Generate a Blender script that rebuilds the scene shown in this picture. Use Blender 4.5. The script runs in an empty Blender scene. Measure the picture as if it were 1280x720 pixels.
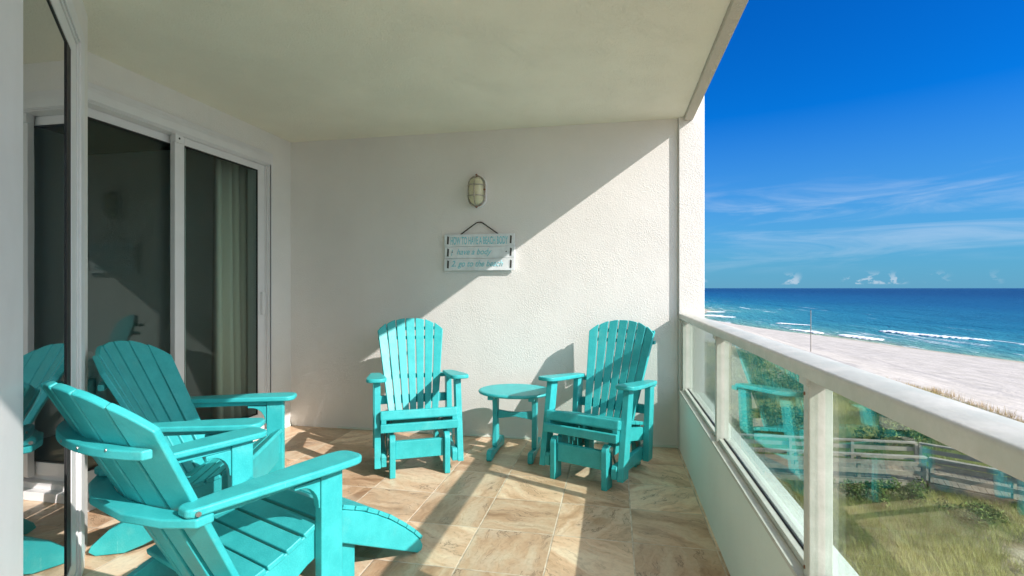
import bpy, bmesh, math, random
import numpy as np
from mathutils import Matrix, Vector
random.seed(7); rng = np.random.default_rng(7)
R = math.radians
scene = bpy.context.scene
COL = scene.collection

# ------------------------------------------------------------------ camera
cam_d = bpy.data.cameras.new('camera'); cam = bpy.data.objects.new('camera', cam_d); COL.objects.link(cam)
cam_d.sensor_width = 36; cam_d.lens = 18.03; cam_d.clip_start = .03; cam_d.clip_end = 60000
cam.location = (0, 0, 1.19); cam.rotation_euler = (R(90), 0, R(11.3))
scene.camera = cam

# ------------------------------------------------------------------ sun, sky, exposure
SUN = Vector((1, -.42, .70)).normalized()           # direction towards the sun
sun_d = bpy.data.lights.new('sun', 'SUN'); sun_o = bpy.data.objects.new('sun', sun_d); COL.objects.link(sun_o)
sun_d.energy = 2.75; sun_d.angle = R(.5); sun_d.color = (1, .945, .895)
sun_o.rotation_euler = SUN.to_track_quat('Z', 'Y').to_euler(); sun_o.location = (20, -10, 20)
scene.view_settings.view_transform = 'Standard'; scene.view_settings.look = 'None'
scene.view_settings.gamma = 1; scene.view_settings.use_curve_mapping = False
scene.view_settings.exposure = 1.25
scene.cycles.max_bounces = 10; scene.cycles.diffuse_bounces = 6; scene.cycles.glossy_bounces = 6
scene.cycles.transparent_max_bounces = 20; scene.cycles.sample_clamp_indirect = 6

class NT:
    """short-hand for building node trees"""
    def __init__(s, tree): s.t = tree; s.n = tree.nodes; s.l = tree.links
    def add(s, typ, **kw):
        n = s.n.new(typ)
        for k, v in kw.items():
            if k == 'ins':
                for kk, vv in v.items():
                    if hasattr(vv, 'is_output'): s.l.new(vv, n.inputs[kk])
                    else: n.inputs[kk].default_value = vv
            else: setattr(n, k, v)
        return n
    def math(s, op, a, b=None, c=None, clamp=False):
        n = s.n.new('ShaderNodeMath'); n.operation = op; n.use_clamp = clamp
        for i, v in enumerate((a, b, c)):
            if v is None: continue
            if hasattr(v, 'is_output'): s.l.new(v, n.inputs[i])
            else: n.inputs[i].default_value = v
        return n.outputs[0]
    def mix(s, fac, a, b, blend='MIX'):
        n = s.n.new('ShaderNodeMix'); n.data_type = 'RGBA'; n.blend_type = blend
        for i, v in ((0, fac), (6, a), (7, b)):
            if hasattr(v, 'is_output'): s.l.new(v, n.inputs[i])
            else: n.inputs[i].default_value = v if i == 0 else (*v, 1)[:4]
        return n.outputs[2]
    def ramp(s, fac, stops, interp='LINEAR'):
        n = s.n.new('ShaderNodeValToRGB'); s.l.new(fac, n.inputs[0]); cr = n.color_ramp; cr.interpolation = interp
        while len(cr.elements) < len(stops): cr.elements.new(.5)
        for e, (p, c) in zip(cr.elements, stops):
            e.position = p; e.color = (c, c, c, 1) if isinstance(c, (int, float)) else (*c, 1)
        return n.outputs[0]
    def mapr(s, v, a, b, c=0., d=1., smooth=True):
        n = s.n.new('ShaderNodeMapRange'); n.interpolation_type = 'SMOOTHSTEP' if smooth else 'LINEAR'
        s.l.new(v, n.inputs[0])
        for i, x in enumerate((a, b, c, d)): n.inputs[i + 1].default_value = x
        return n.outputs[0]
    def noise(s, vec, scale, detail=3, rough=.5, dist=0.):
        n = s.n.new('ShaderNodeTexNoise'); n.inputs['Scale'].default_value = scale
        n.inputs['Detail'].default_value = detail; n.inputs['Roughness'].default_value = rough
        n.inputs['Distortion'].default_value = dist
        if vec is not None: s.l.new(vec, n.inputs['Vector'])
        return n.outputs['Fac']
    def mapping(s, vec, scale=(1, 1, 1), loc=(0, 0, 0), rot=(0, 0, 0)):
        n = s.n.new('ShaderNodeMapping'); s.l.new(vec, n.inputs[0])
        n.inputs['Scale'].default_value = scale; n.inputs['Location'].default_value = loc; n.inputs['Rotation'].default_value = rot
        return n.outputs[0]

world = bpy.data.worlds.new('World'); scene.world = world; world.use_nodes = True
W = NT(world.node_tree); W.n.clear()
sky = W.add('ShaderNodeTexSky', sky_type='NISHITA', sun_disc=False)
sky.sun_elevation = math.asin(SUN.z); sky.sun_rotation = math.atan2(SUN.x, SUN.y)
sky.air_density = 1.0; sky.dust_density = .1; sky.ozone_density = 3.0; sky.altitude = 10
hs = W.add('ShaderNodeHueSaturation', ins={'Saturation': 1.32, 'Value': 1.0, 'Color': sky.outputs[0]})
tc = W.add('ShaderNodeTexCoord'); sx = W.add('ShaderNodeSeparateXYZ', ins={0: tc.outputs['Generated']})
az = W.math('ARCTAN2', sx.outputs[0], sx.outputs[1])          # 0 at +Y, pi/2 at +X
el = W.math('ARCSINE', sx.outputs[2])
skyc = W.mix(1.0, hs.outputs[0], (.012, .33, .60), 'MULTIPLY')
skyc = W.mix(W.mapr(el, .30, -.02, 0., .93, False), skyc, (.52, 1.28, 2.05))      # pale blue air low over the sea
ae = W.add('ShaderNodeCombineXYZ', ins={0: az, 1: el})
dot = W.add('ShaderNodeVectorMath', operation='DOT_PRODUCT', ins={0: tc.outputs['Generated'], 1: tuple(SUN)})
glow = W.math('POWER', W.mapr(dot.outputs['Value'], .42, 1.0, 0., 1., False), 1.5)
skyc = W.mix(glow, skyc, (7.4, 7.9, 8.2))                                     # glow added around the sun, out of view, to fill the shade
# high cirrus: long streaks drifting up to the right
cv = W.mapping(ae.outputs[0], scale=(2.2, 17, 1), rot=(0, 0, R(-4.5)), loc=(3.1, .4, 0))
c1 = W.noise(cv, 1.6, 7, .62, .9)
c2 = W.noise(W.mapping(ae.outputs[0], scale=(1.3, 5, 1), loc=(1.65, 2.1, 0)), 1.5, 2, .5)
band = W.math('MULTIPLY', W.mapr(el, .055, .10), W.mapr(el, .205, .12))
band2 = W.math('MULTIPLY', W.mapr(el, .02, .05), W.mapr(el, .10, .055))
cir = W.math('MULTIPLY', W.mapr(c1, .40, .74), W.mapr(c2, .26, .52))
cir = W.math('MULTIPLY', cir, W.math('ADD', band, W.math('MULTIPLY', band2, .6)), clamp=True)
skyc = W.mix(W.math('MULTIPLY', cir, .44), skyc, (2.3, 2.7, 3.3))
# small fair-weather puffs over the horizon
pv = W.mapping(ae.outputs[0], scale=(1, 1.5, 1))
p1 = W.noise(pv, 40, 5, .6, .2)
p2 = W.noise(W.mapping(ae.outputs[0], scale=(1, .01, 1), loc=(.43, 0, 0)), 10, 1)
pband = W.math('MULTIPLY', W.mapr(el, .005, .008), W.mapr(el, .030, .012))
puff = W.math('MULTIPLY', W.math('MULTIPLY', W.mapr(p1, .50, .58), W.mapr(p2, .50, .56)), pband, clamp=True)
skyc = W.mix(W.math('MULTIPLY', puff, .42), skyc, (3.0, 3.1, 3.4))
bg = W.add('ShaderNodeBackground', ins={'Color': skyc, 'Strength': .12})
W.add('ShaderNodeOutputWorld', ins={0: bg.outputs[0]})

# ------------------------------------------------------------------ mesh helpers
class MB:
    def __init__(s): s.v = []; s.f = []
    def addm(s, vs, fs, M=None):
        o = len(s.v)
        s.v += [tuple(M @ Vector(p)) if M is not None else tuple(p) for p in vs]
        s.f += [tuple(i + o for i in f) for f in fs]; return s
    def box(s, c, size, M=None):
        x, y, z = (d / 2 for d in size)
        vs = [(c[0] + a * x, c[1] + b * y, c[2] + d * z) for a in (-1, 1) for b in (-1, 1) for d in (-1, 1)]
        return s.addm(vs, [(0, 1, 3, 2), (4, 6, 7, 5), (0, 4, 5, 1), (2, 3, 7, 6), (0, 2, 6, 4), (1, 5, 7, 3)], M)
    def bx(s, x0, x1, y0, y1, z0, z1, M=None):
        return s.box(((x0 + x1) / 2, (y0 + y1) / 2, (z0 + z1) / 2), (x1 - x0, y1 - y0, z1 - z0), M)
    def prism(s, poly, t0, t1, M=None):
        """poly in (u, v); extruded along w from t0 to t1; M maps (u,v,w)"""
        n = len(poly)
        vs = [(u, v, t0) for u, v in poly] + [(u, v, t1) for u, v in poly]
        fs = [tuple(range(n - 1, -1, -1)), tuple(range(n, 2 * n))] + [(i, (i + 1) % n, n + (i + 1) % n, n + i) for i in range(n)]
        return s.addm(vs, fs, M)
    def tube(s, pts, r, n=8, cap=True):
        pts = [Vector(p) for p in pts]; rs = r if isinstance(r, (list, tuple)) else [r] * len(pts)
        vs = []; fs = []
        for i, p in enumerate(pts):
            d = (pts[min(i + 1, len(pts) - 1)] - pts[max(i - 1, 0)]).normalized()
            a = Vector((0, 0, 1)) if abs(d.z) < .9 else Vector((1, 0, 0))
            u = d.cross(a).normalized(); w = d.cross(u)
            for k in range(n):
                t = 2 * math.pi * k / n; vs.append(p + (u * math.cos(t) + w * math.sin(t)) * rs[i])
        for i in range(len(pts) - 1):
            for k in range(n):
                fs.append((i * n + k, i * n + (k + 1) % n, (i + 1) * n + (k + 1) % n, (i + 1) * n + k))
        if cap: fs += [tuple(range(n - 1, -1, -1)), tuple(range((len(pts) - 1) * n, len(pts) * n))]
        return s.addm(vs, fs)
    def lathe(s, prof, n=32, sx=1, sy=1, M=None):
        vs = []; fs = []; m = len(prof)
        for r, z in prof:
            for k in range(n):
                t = 2 * math.pi * k / n; vs.append((r * sx * math.cos(t), r * sy * math.sin(t), z))
        for i in range(m - 1):
            for k in range(n): fs.append((i * n + k, i * n + (k + 1) % n, (i + 1) * n + (k + 1) % n, (i + 1) * n + k))
        fs += [tuple(range(n - 1, -1, -1)), tuple(range((m - 1) * n, m * n))]
        return s.addm(vs, fs, M)
    def build(s, name, mat, parent=None, bevel=0, smooth=False, seg=2):
        me = bpy.data.meshes.new(name); me.from_pydata(s.v, [], s.f); me.update()
        bm = bmesh.new(); bm.from_mesh(me); bmesh.ops.recalc_face_normals(bm, faces=bm.faces); bm.to_mesh(me); bm.free()
        o = bpy.data.objects.new(name, me); COL.objects.link(o); me.materials.append(mat)
        if parent: o.parent = parent
        if bevel:
            m = o.modifiers.new('bevel', 'BEVEL'); m.width = bevel; m.segments = seg; m.limit_method = 'ANGLE'; m.angle_limit = R(32); m.harden_normals = True
        if bevel or smooth: me.polygons.foreach_set('use_smooth', [True] * len(me.polygons))
        return o

def tag(o, label=None, cat=None, group=None, kind=None):
    for k, v in (('label', label), ('category', cat), ('group', group), ('kind', kind)):
        if v: o[k] = v
    return o
def empty(name, loc, rz=0, label=None, cat=None, group=None, kind=None):
    o = bpy.data.objects.new(name, None); COL.objects.link(o); o.location = loc; o.rotation_euler = (0, 0, rz)
    o.empty_display_size = .1
    return tag(o, label, cat, group, kind)
def copy_tree(o, parent=None):
    c = o.copy(); COL.objects.link(c)
    if parent: c.parent = parent
    for ch in list(o.children): copy_tree(ch, c)
    return c
def frame(o, u, v, w):
    M = Matrix.Identity(4)
    for i, a in enumerate((u, v, w, o)):
        for k in range(3): M[k][i] = a[k]
    return M
YZ = frame((0, 0, 0), (0, 1, 0), (0, 0, 1), (1, 0, 0))      # poly (y,z) extruded along x
XZ = frame((0, 0, 0), (1, 0, 0), (0, 0, 1), (0, -1, 0))     # poly (x,z) extruded along -y
def arc(cx, cy, r, a0, a1, n=6): return [(cx + r * math.cos(R(a0 + (a1 - a0) * i / n)), cy + r * math.sin(R(a0 + (a1 - a0) * i / n))) for i in range(n + 1)]

# ------------------------------------------------------------------ materials
def material(name):
    m = bpy.data.materials.new(name); m.use_nodes = True; t = NT(m.node_tree); t.n.clear()
    out = t.add('ShaderNodeOutputMaterial'); b = t.add('ShaderNodeBsdfPrincipled'); t.l.new(b.outputs[0], out.inputs[0])
    t.b = b; t.out = out; t.pos = t.add('ShaderNodeTexCoord').outputs['Object']; t.geo = t.add('ShaderNodeNewGeometry')
    return m, t
def setc(t, col=None, rough=None, **kw):
    for k, v in (('Base Color', col), ('Roughness', rough)) + tuple(kw.items()):
        if v is None: continue
        if hasattr(v, 'is_output'): t.l.new(v, t.b.inputs[k])
        else: t.b.inputs[k].default_value = (*v, 1) if isinstance(v, tuple) else v
def bump(t, h, dist, strength=1.):
    n = t.add('ShaderNodeBump', ins={'Height': h, 'Distance': dist, 'Strength': strength}); t.l.new(n.outputs[0], t.b.inputs['Normal'])

def plain(name, col, rough=.5, var=.08, nscale=30, bd=0., bscale=200, **kw):
    m, t = material(name)
    n = t.noise(t.pos, nscale, 4, .6)
    c = t.mix(t.mapr(n, .25, .75), tuple(x * (1 - var) for x in col), tuple(min(1, x * (1 + var)) for x in col))
    setc(t, c, rough, **kw)
    if bd: bump(t, t.noise(t.pos, bscale, 3, .6), bd)
    return m

def stucco(name, col, bd=.004):
    m, t = material(name); P = t.geo.outputs['Position']
    n = t.noise(P, 2.2, 4, .6); s = t.noise(P, 95, 4, .6, .3); v = t.noise(P, 150, 2, .5)
    c = t.mix(t.mapr(n, .3, .75), tuple(x * .95 for x in col), col)
    st = t.noise(t.mapping(P, scale=(7, 7, .35)), 1.0, 5, .65)          # faint rain streaks
    c = t.mix(t.math('MULTIPLY', t.mapr(st, .56, .78), .14), c, tuple(x * y for x, y in zip(col, (.74, .72, .66))))
    pt = t.noise(P, 1.3, 3, .6)
    c = t.mix(t.math('MULTIPLY', t.mapr(pt, .50, .62), .03), c, (.62, .58, .50))
    setc(t, c, .82)
    h = t.math('MULTIPLY', t.math('ADD', t.mapr(s, .36, .70), t.math('MULTIPLY', v, .5)), t.mapr(t.noise(P, 4, 3, .6), .3, .7, .45, 1.15))
    bump(t, t.math('ADD', h, t.math('MULTIPLY', t.noise(P, 7, 3, .5), 2.)), bd)
    return m
M_wall = stucco('white_stucco', (.80, .772, .735), .0010)
M_ceil = stucco('textured_ceiling', (.90, .868, .74), .002)
M_fascia = stucco('beige_slab_edge', (.58, .54, .46), .002)
M_parapet = stucco('parapet_paint', (.74, .80, .73), .0012)

def painted_white():
    m, t = material('white_painted_metal'); P = t.geo.outputs['Position']
    n = t.noise(P, 9, 5, .65); c = t.mix(t.mapr(n, .35, .75), (.50, .51, .45), (.62, .61, .56))
    ch = t.noise(P, 55, 4, .7)
    c = t.mix(t.math('MULTIPLY', t.mapr(ch, .70, .76), .55), c, (.36, .27, .19))
    gr = t.noise(t.mapping(P, scale=(1, .25, 1)), 26, 5, .7); c = t.mix(t.math('MULTIPLY', t.mapr(gr, .52, .72), .22), c, (.40, .39, .33))
    setc(t, c, t.math('ADD', t.math('MULTIPLY', n, .2), .32)); bump(t, t.noise(P, 45, 4, .6), .0012)
    return m
M_white = painted_white()
M_vinyl = plain('white_door_frame', (.74, .725, .725), .4, .03, 8, .0004, 90)
M_gasket = plain('black_gasket', (.012, .012, .013), .6)
M_steel = plain('galvanised_steel', (.45, .43, .40), .4, .15, 60, Metallic=.9)
M_rust = plain('rusty_screw', (.22, .09, .04), .7, .4, 200)
M_rope = plain('dark_twine', (.035, .028, .022), .9, .3, 300)

def teal():
    m, t = material('teal_poly_lumber'); P = t.pos
    n = t.noise(P, 14, 4, .6); f = t.noise(t.mapping(P, scale=(1, 1, 1)), 160, 3, .6)
    oi = t.add('ShaderNodeObjectInfo')
    base = t.mix(t.mapr(n, .25, .75), (.027, .37, .388), (.042, .445, .462))
    base = t.mix(t.math('MULTIPLY', t.mapr(f, .45, .75), .25), base, (.07, .55, .54))
    d = t.noise(P, 5, 7, .72)
    base = t.mix(t.math('MULTIPLY', t.mapr(d, .54, .74), .30), base, (.16, .50, .47))
    sc_ = t.noise(t.mapping(P, scale=(1, 1, .12), rot=(.3, .4, .2)), 60, 3, .6); base = t.mix(t.math('MULTIPLY', t.mapr(sc_, .70, .78), .35), base, (.28, .62, .58))
    setc(t, base, t.math('ADD', t.math('MULTIPLY', n, .18), .33)); t.b.inputs['Specular IOR Level'].default_value = .42
    bump(t, t.math('ADD', f, t.math('MULTIPLY', n, 2)), .0007)
    return m
M_teal = teal()

def glass(name, tint, f0=.042, gain=1.0, wave=.003, gcol=(1, 1, 1)):
    m = bpy.data.materials.new(name); m.use_nodes = True; t = NT(m.node_tree); t.n.clear()
    out = t.add('ShaderNodeOutputMaterial'); lw = t.add('ShaderNodeLayerWeight'); lw.inputs['Blend'].default_value = .5
    f = t.math('MULTIPLY_ADD', t.math('POWER', lw.outputs['Facing'], 5.), (1 - f0) * gain, f0 * gain, clamp=True)
    P = t.add('ShaderNodeNewGeometry').outputs['Position']
    bp = t.add('ShaderNodeBump', ins={'Height': t.noise(P, 2.6, 2, .5), 'Distance': wave, 'Strength': .18})
    gl = t.add('ShaderNodeBsdfGlossy', ins={'Roughness': 0.0, 'Color': (*gcol, 1), 'Normal': bp.outputs[0]})
    tr = t.add('ShaderNodeBsdfTransparent', ins={'Color': (*tint, 1)})
    mx = t.add('ShaderNodeMixShader', ins={0: f, 1: tr.outputs[0], 2: gl.outputs[0]})
    t.l.new(mx.outputs[0], out.inputs[0]); return m
M_rglass = glass('rail_glass', (.90, .965, .94), .05, 1.3)
M_dglass = glass('tinted_door_glass', (.82, .90, .88), .034, 1.05, .0007, (.90, 1, .98))
M_mglass = glass('bay_door_glass', (.42, .47, .45), .30, 1.15, .0015)
M_gedge = plain('glass_edge', (.25, .55, .48), .2)

def tile():
    m, t = material('travertine_tile'); P = t.geo.outputs['Position']
    S = .3725; X0 = .0835; Y0 = 2.835
    sp = t.add('ShaderNodeSeparateXYZ', ins={0: P})
    gx = t.math('DIVIDE', t.math('SUBTRACT', sp.outputs[0], X0), S); gy = t.math('DIVIDE', t.math('SUBTRACT', sp.outputs[1], Y0), S)
    ix = t.math('FLOOR', gx); iy = t.math('FLOOR', gy)
    fx = t.math('FRACT', gx); fy = t.math('FRACT', gy)
    ex = t.math('MINIMUM', fx, t.math('SUBTRACT', 1., fx)); ey = t.math('MINIMUM', fy, t.math('SUBTRACT', 1., fy))
    e = t.math('MINIMUM', ex, ey)
    grout = t.mapr(e, .007, .0115, 1., 0.)
    idv = t.add('ShaderNodeCombineXYZ', ins={0: ix, 1: iy})
    wn = t.add('ShaderNodeTexWhiteNoise', noise_dimensions='2D', ins={'Vector': idv.outputs[0]})
    rc = t.add('ShaderNodeSeparateColor', ins={0: wn.outputs['Color']})
    # each tile: its own patch of stone, turned by a quarter turn or not
    loc = t.add('ShaderNodeCombineXYZ', ins={0: t.math('MULTIPLY', fx, S), 1: t.math('MULTIPLY', fy, S), 2: t.math('MULTIPLY', rc.outputs[0], 40.)})
    rot = t.add('ShaderNodeVectorRotate', rotation_type='Z_AXIS', ins={'Vector': loc.outputs[0], 'Angle': t.math('ADD', t.math('MULTIPLY', t.math('ROUND', rc.outputs[1]), math.pi / 2), t.math('MULTIPLY', rc.outputs[2], .9))})
    v = rot.outputs[0]
    warp = t.add('ShaderNodeTexNoise', ins={'Vector': v, 'Scale': 3.2, 'Detail': 4, 'Roughness': .6})
    wv = t.add('ShaderNodeVectorMath', operation='MULTIPLY_ADD', ins={0: warp.outputs['Color'], 1: (.22, .22, .1), 2: v})
    bands = t.noise(t.mapping(wv.outputs[0], scale=(1.2, 6, 3)), 1.5, 7, .6, .3)
    clouds = t.noise(v, 6, 5, .6, .5)
    fine = t.noise(t.mapping(wv.outputs[0], scale=(3, 24, 3)), 3.0, 5, .65, .6)
    c = t.ramp(bands, [(.25, (.26, .145, .085)), (.38, (.53, .335, .20)), (.50, (.72, .50, .33)), (.62, (.83, .68, .50)), (.78, (.51, .33, .20))])
    c = t.mix(t.math('MULTIPLY', t.mapr(clouds, .42, .64), .5), c, t.mix(rc.outputs[1], (.74, .51, .33), (.78, .69, .56)))
    grain = t.noise(v, 45, 5, .7); c = t.mix(t.math('MULTIPLY', t.mapr(grain, .45, .65), .18), c, (.30, .20, .13))
    c = t.mix(t.math('MULTIPLY', t.mapr(fine, .58, .70), .40), c, (.30, .19, .11))
    vein = t.mapr(t.math('ABSOLUTE', t.math('SUBTRACT', bands, .455)), .0, .010, 1., 0.)
    c = t.mix(t.math('MULTIPLY', t.math('MULTIPLY', vein, t.mapr(clouds, .42, .55)), .8), c, (.19, .115, .07))
    tv = t.mix(rc.outputs[2], (.70, .66, .62), (1.12, 1.10, 1.08))
    c = t.mix(1., c, tv, 'MULTIPLY')
    gd = t.noise(P, 12, 3, .6)
    c = t.mix(grout, c, t.mix(t.mapr(gd, .35, .65), (.50, .40, .30), (.74, .63, .50)))
    dirt = t.noise(P, 3.2, 5, .65); c = t.mix(t.math('MULTIPLY', t.mapr(dirt, .52, .70), .15), c, (.34, .27, .20))
    setc(t, c, t.mix(grout, t.mapr(bands, .3, .7, .30, .44), (.9, .9, .9)))
    t.b.inputs['Specular IOR Level'].default_value = .4
    bump(t, t.math('SUBTRACT', t.math('MULTIPLY', fine, .25), grout), .0016)
    return m
M_tile = tile()

# ------------------------------------------------------------------ balcony shell
H = 2.45; XB = -2.75; YB = 3.98; XP = .47
P0 = Vector((-1.25, .8, 0)); P1 = Vector((-2.40, 1.95, 0)); YR = -2.6
floor = MB().prism([(-2.95, YB + .2), (-2.95, 1.95), (-2.40, 1.95), (-1.25, .8), (-1.25, YR), (.70, YR), (.70, YB)], -.22, 0).build('balcony_floor', M_tile)
tag(floor, kind='structure')
# back wall with the projecting outer pier
bw = MB().bx(-7.2, .462, YB, YB + .22, -6, 5.4); tag(bw.build('back_wall', M_wall), 'long white stucco end wall carrying the lamp and the sign', 'wall')
pier = MB().bx(.465, .645, YB - .03, YB + .25, -6, 5.4)
tag(pier.build('wall_pier', M_wall, bevel=.006), 'narrow stucco pier at the outer end of the white wall, beside the sky', 'pier')
# left wall with its door opening
OY0, OY1, OZ = 1.96, 3.70, 2.25
lw = MB().bx(XB - .2, XB, OY1, YB, 0, H).bx(XB - .2, XB, OY0, OY1, OZ, H)
tag(lw.build('left_wall', M_wall), 'white stucco side wall around the wide sliding door', 'wall')
ret = MB().bx(XB - .2, -2.40, 1.80, 1.945, 0, H)
# bay wall at 45 degrees and its return
mdir = (P1 - P0).normalized(); ndir = Vector((.7071, .7071, 0))
DM = frame(P0, mdir, (0, 0, 1), ndir)      # (s, z, out)
by = MB()
by.prism([(0, 0), (.29, 0), (.29, H), (0, H)], -.16, 0, DM)
by.prism([(1.31, 0), (1.626, 0), (1.626, H), (1.31, H)], -.16, 0, DM)
by.prism([(.29, 2.25), (1.31, 2.25), (1.31, H), (.29, H)], -.16, 0, DM)
by.v += ret.v; by.f += [tuple(i + len(by.v) - len(ret.v) for i in f) for f in ret.f]
by.bx(-1.41, -1.25, YR, .72, 0, H)
tag(by.build('bay_wall', M_wall), 'white angled bay wall at the left edge of the view, holding the near door', 'wall')
tag(MB().bx(-1.41, .70, YR - .2, YR, -6, 5.4).build('end_wall', M_wall), 'white end wall behind the viewpoint', 'wall')
ceil = MB().prism([(-2.95, YB), (-2.95, 1.8), (-2.5, 1.8), (-1.41, .72), (-1.41, YR), (.735, YR), (.735, .06), (.50, .06), (.50, YB)], H, H + .2)  # wider near end is unseen, added to shade the bay wall
tag(ceil.build('ceiling', M_ceil), kind='structure')
edge = MB().bx(.502, .565, .062, YB - .031, H - .028, H + .22).bx(.737, .80, YR, .125, H - .028, H + .22).bx(.566, .736, .062, .125, H - .028, H + .22)  # outer jog edges the unseen widening added to shade the bay wall
tag(edge.build('slab_edge', M_fascia, bevel=.004), 'beige drip beam along the outer edge of the ceiling', 'beam')
# parapet
par = MB().bx(XP, .64, YR, YB - .033, -.6, .425)
tag(par.build('parapet_wall', M_parapet, bevel=.004), 'low pale parapet wall under the glass railing', 'parapet')
tag(MB().bx(.47, .68, YR, YB, -6, -.62).build('lower_facade', M_wall), 'stucco face of the building below the balcony', 'wall')
bt = MB().bx(-2.3, .462, YB - .012, YB - .001, .002, .016).bx(XB + .001, XB + .014, OY1 + .01, YB - .014, .002, .02)
tag(bt.build('sealant_strip', M_parapet), 'thin sealed joint where the end wall meets the tiles', 'trim')

# ------------------------------------------------------------------ glass railing
rl = empty('glass_railing', (.52, 0, .425), 0, 'white painted railing with clear glass panels on the parapet', 'railing')
Lr = lambda x0, x1, y0, y1, z0, z1, mb=None: (mb or MB()).bx(x0 - .52, x1 - .52, y0, y1, z0 - .425, z1 - .425)
# top rail: flat inner face, rounded top
rp = [(-.053, .538), (.052, .538), (.054, .56)] + [(.054 - .014 + .014 * math.cos(R(a)), .562 + .014 * math.sin(R(a))) for a in (0, 30, 60, 90)] + \
     [(0, .580)] + [(-.053 + .010 - .010 * math.cos(R(a)), .566 + .010 * math.sin(R(a))) for a in (90, 60, 30, 0)]
RM = frame((0, 0, 0), (1, 0, 0), (0, 0, 1), (0, 1, 0))
MB().prism(rp, YR, YB - .034, RM).build('top_rail', M_white, rl, bevel=.003)
posts = [3.925, 2.67, 1.455, .13, -1.2, -2.53]
for y in posts:
    w = .038
    p = Lr(.487, .545, y - w / 2, y + w / 2, .427, .962).build('post', M_white, rl, bevel=.004)
    Lr(.478, .486, y - w / 2 - .012, y + w / 2 + .004, .940, .978).build('bracket', M_white, p, bevel=.002)
    for zz in (.462, .915):
        MB().tube([(-.0345, y + .008, zz - .425), (-.0315, y + .008, zz - .425)], .005, 10).build('screw', M_rust, p)
for a, b in zip(posts, posts[1:]):
    y1 = a - .028; y0 = b + .028
    g = Lr(.523, .531, y0, y1, .452, .955).build('glass_panel', M_rglass, rl)
    Lr(.5232, .5308, y0 - .0015, y0 - .0002, .452, .955).build('glass_edge', M_gedge, g)
    Lr(.497, .519, y0, y1, .4275, .458).build('inner_bead', M_white, rl, bevel=.003)
    Lr(.5195, .5225, y0, y1, .4275, .4615).build('gasket', M_gasket, rl)
    Lr(.5315, .55, y0, y1, .4275, .455).build('outer_bead', M_white, rl, bevel=.003)
Lr(.4665, .4965, YR + .02, YB - .036, .4262, .440).build('sill_track', M_white, rl, bevel=.002)

# ------------------------------------------------------------------ big sliding door in the left wall
sd = empty('sliding_door', (XB, 0, 0), 0, 'wide two panel sliding glass door with white frame behind the teal chairs', 'door')
c = MB()
for (o, t0, t1) in ((0, 0.0, .014), (.028, .014, .026), (.05, .026, .034)):
    c.bx(t0 + .0005, t1, OY0, OY1 + .025 - o, OZ - .075 + o * .2, OZ + .035 - o) 
    c.bx(t0 + .0005, t1, OY1 - .035 + o * .2, OY1 + .025 - o, .06, OZ - .0755 + o * .2)
c.build('casing', M_vinyl, sd, bevel=.003)
th = MB().bx(-.15, .012, OY0, OY1, .001, .05).bx(-.15, -.03, OY0, OY1, .05, .085).bx(-.15, -.075, OY0, OY1, .085, .12)
th.build('threshold', M_vinyl, sd, bevel=.003)
MB().bx(-.15, -.001, OY0, OY1, OZ - .075, OZ - .001).bx(-.15, -.001, OY1 - .04, OY1 - .001, .1, OZ - .076).build('jamb', M_vinyl, sd, bevel=.002)
def door_panel(y0, y1, x0, x1, par, gm, z0=.115, z1=OZ - .075, st=.062):
    p = MB().bx(x0, x1, y0, y0 + st, z0, z1).bx(x0, x1, y1 - st, y1, z0, z1).bx(x0, x1, y0 + st, y1 - st, z1 - .05, z1).bx(x0, x1, y0 + st, y1 - st, z0, z0 + .075)
    p = p.build('door_panel', M_vinyl, par, bevel=.004)
    xm = (x0 + x1) / 2
    MB().bx(xm - .005, xm + .005, y0 + st + .001, y1 - st - .001, z0 + .076, z1 - .051).build('glass', gm, p)
    g = MB()
    for (a, b, cc, d) in ((y0 + st, y0 + st + .009, z0 + .075, z1 - .05), (y1 - st - .009, y1 - st, z0 + .075, z1 - .05), (y0 + st + .009, y1 - st - .009, z1 - .059, z1 - .05), (y0 + st + .009, y1 - st - .009, z0 + .075, z0 + .084)):
        g.bx(xm + .0055, x1 - .006, a, b, cc, d)
    g.build('gasket', M_gasket, p)
    return p
door_panel(1.985, 2.935, -.095, -.060, sd, M_dglass)
pr = door_panel(2.80, 3.66, -.050, -.012, sd, M_dglass, st=.075)
MB().bx(-.03, .002, 2.79, 2.85, OZ - .125, OZ - .07).build('latch_box', M_vinyl, sd, bevel=.003)
MB().tube([(.0022, 2.82, OZ - .097), (.0032, 2.82, OZ - .097)], .007, 10).build('latch_hole', M_gasket, sd)
MB().bx(-.012, .012, 3.605, 3.635, .98, 1.16).build('pull_handle', M_vinyl, pr, bevel=.005)

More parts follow.
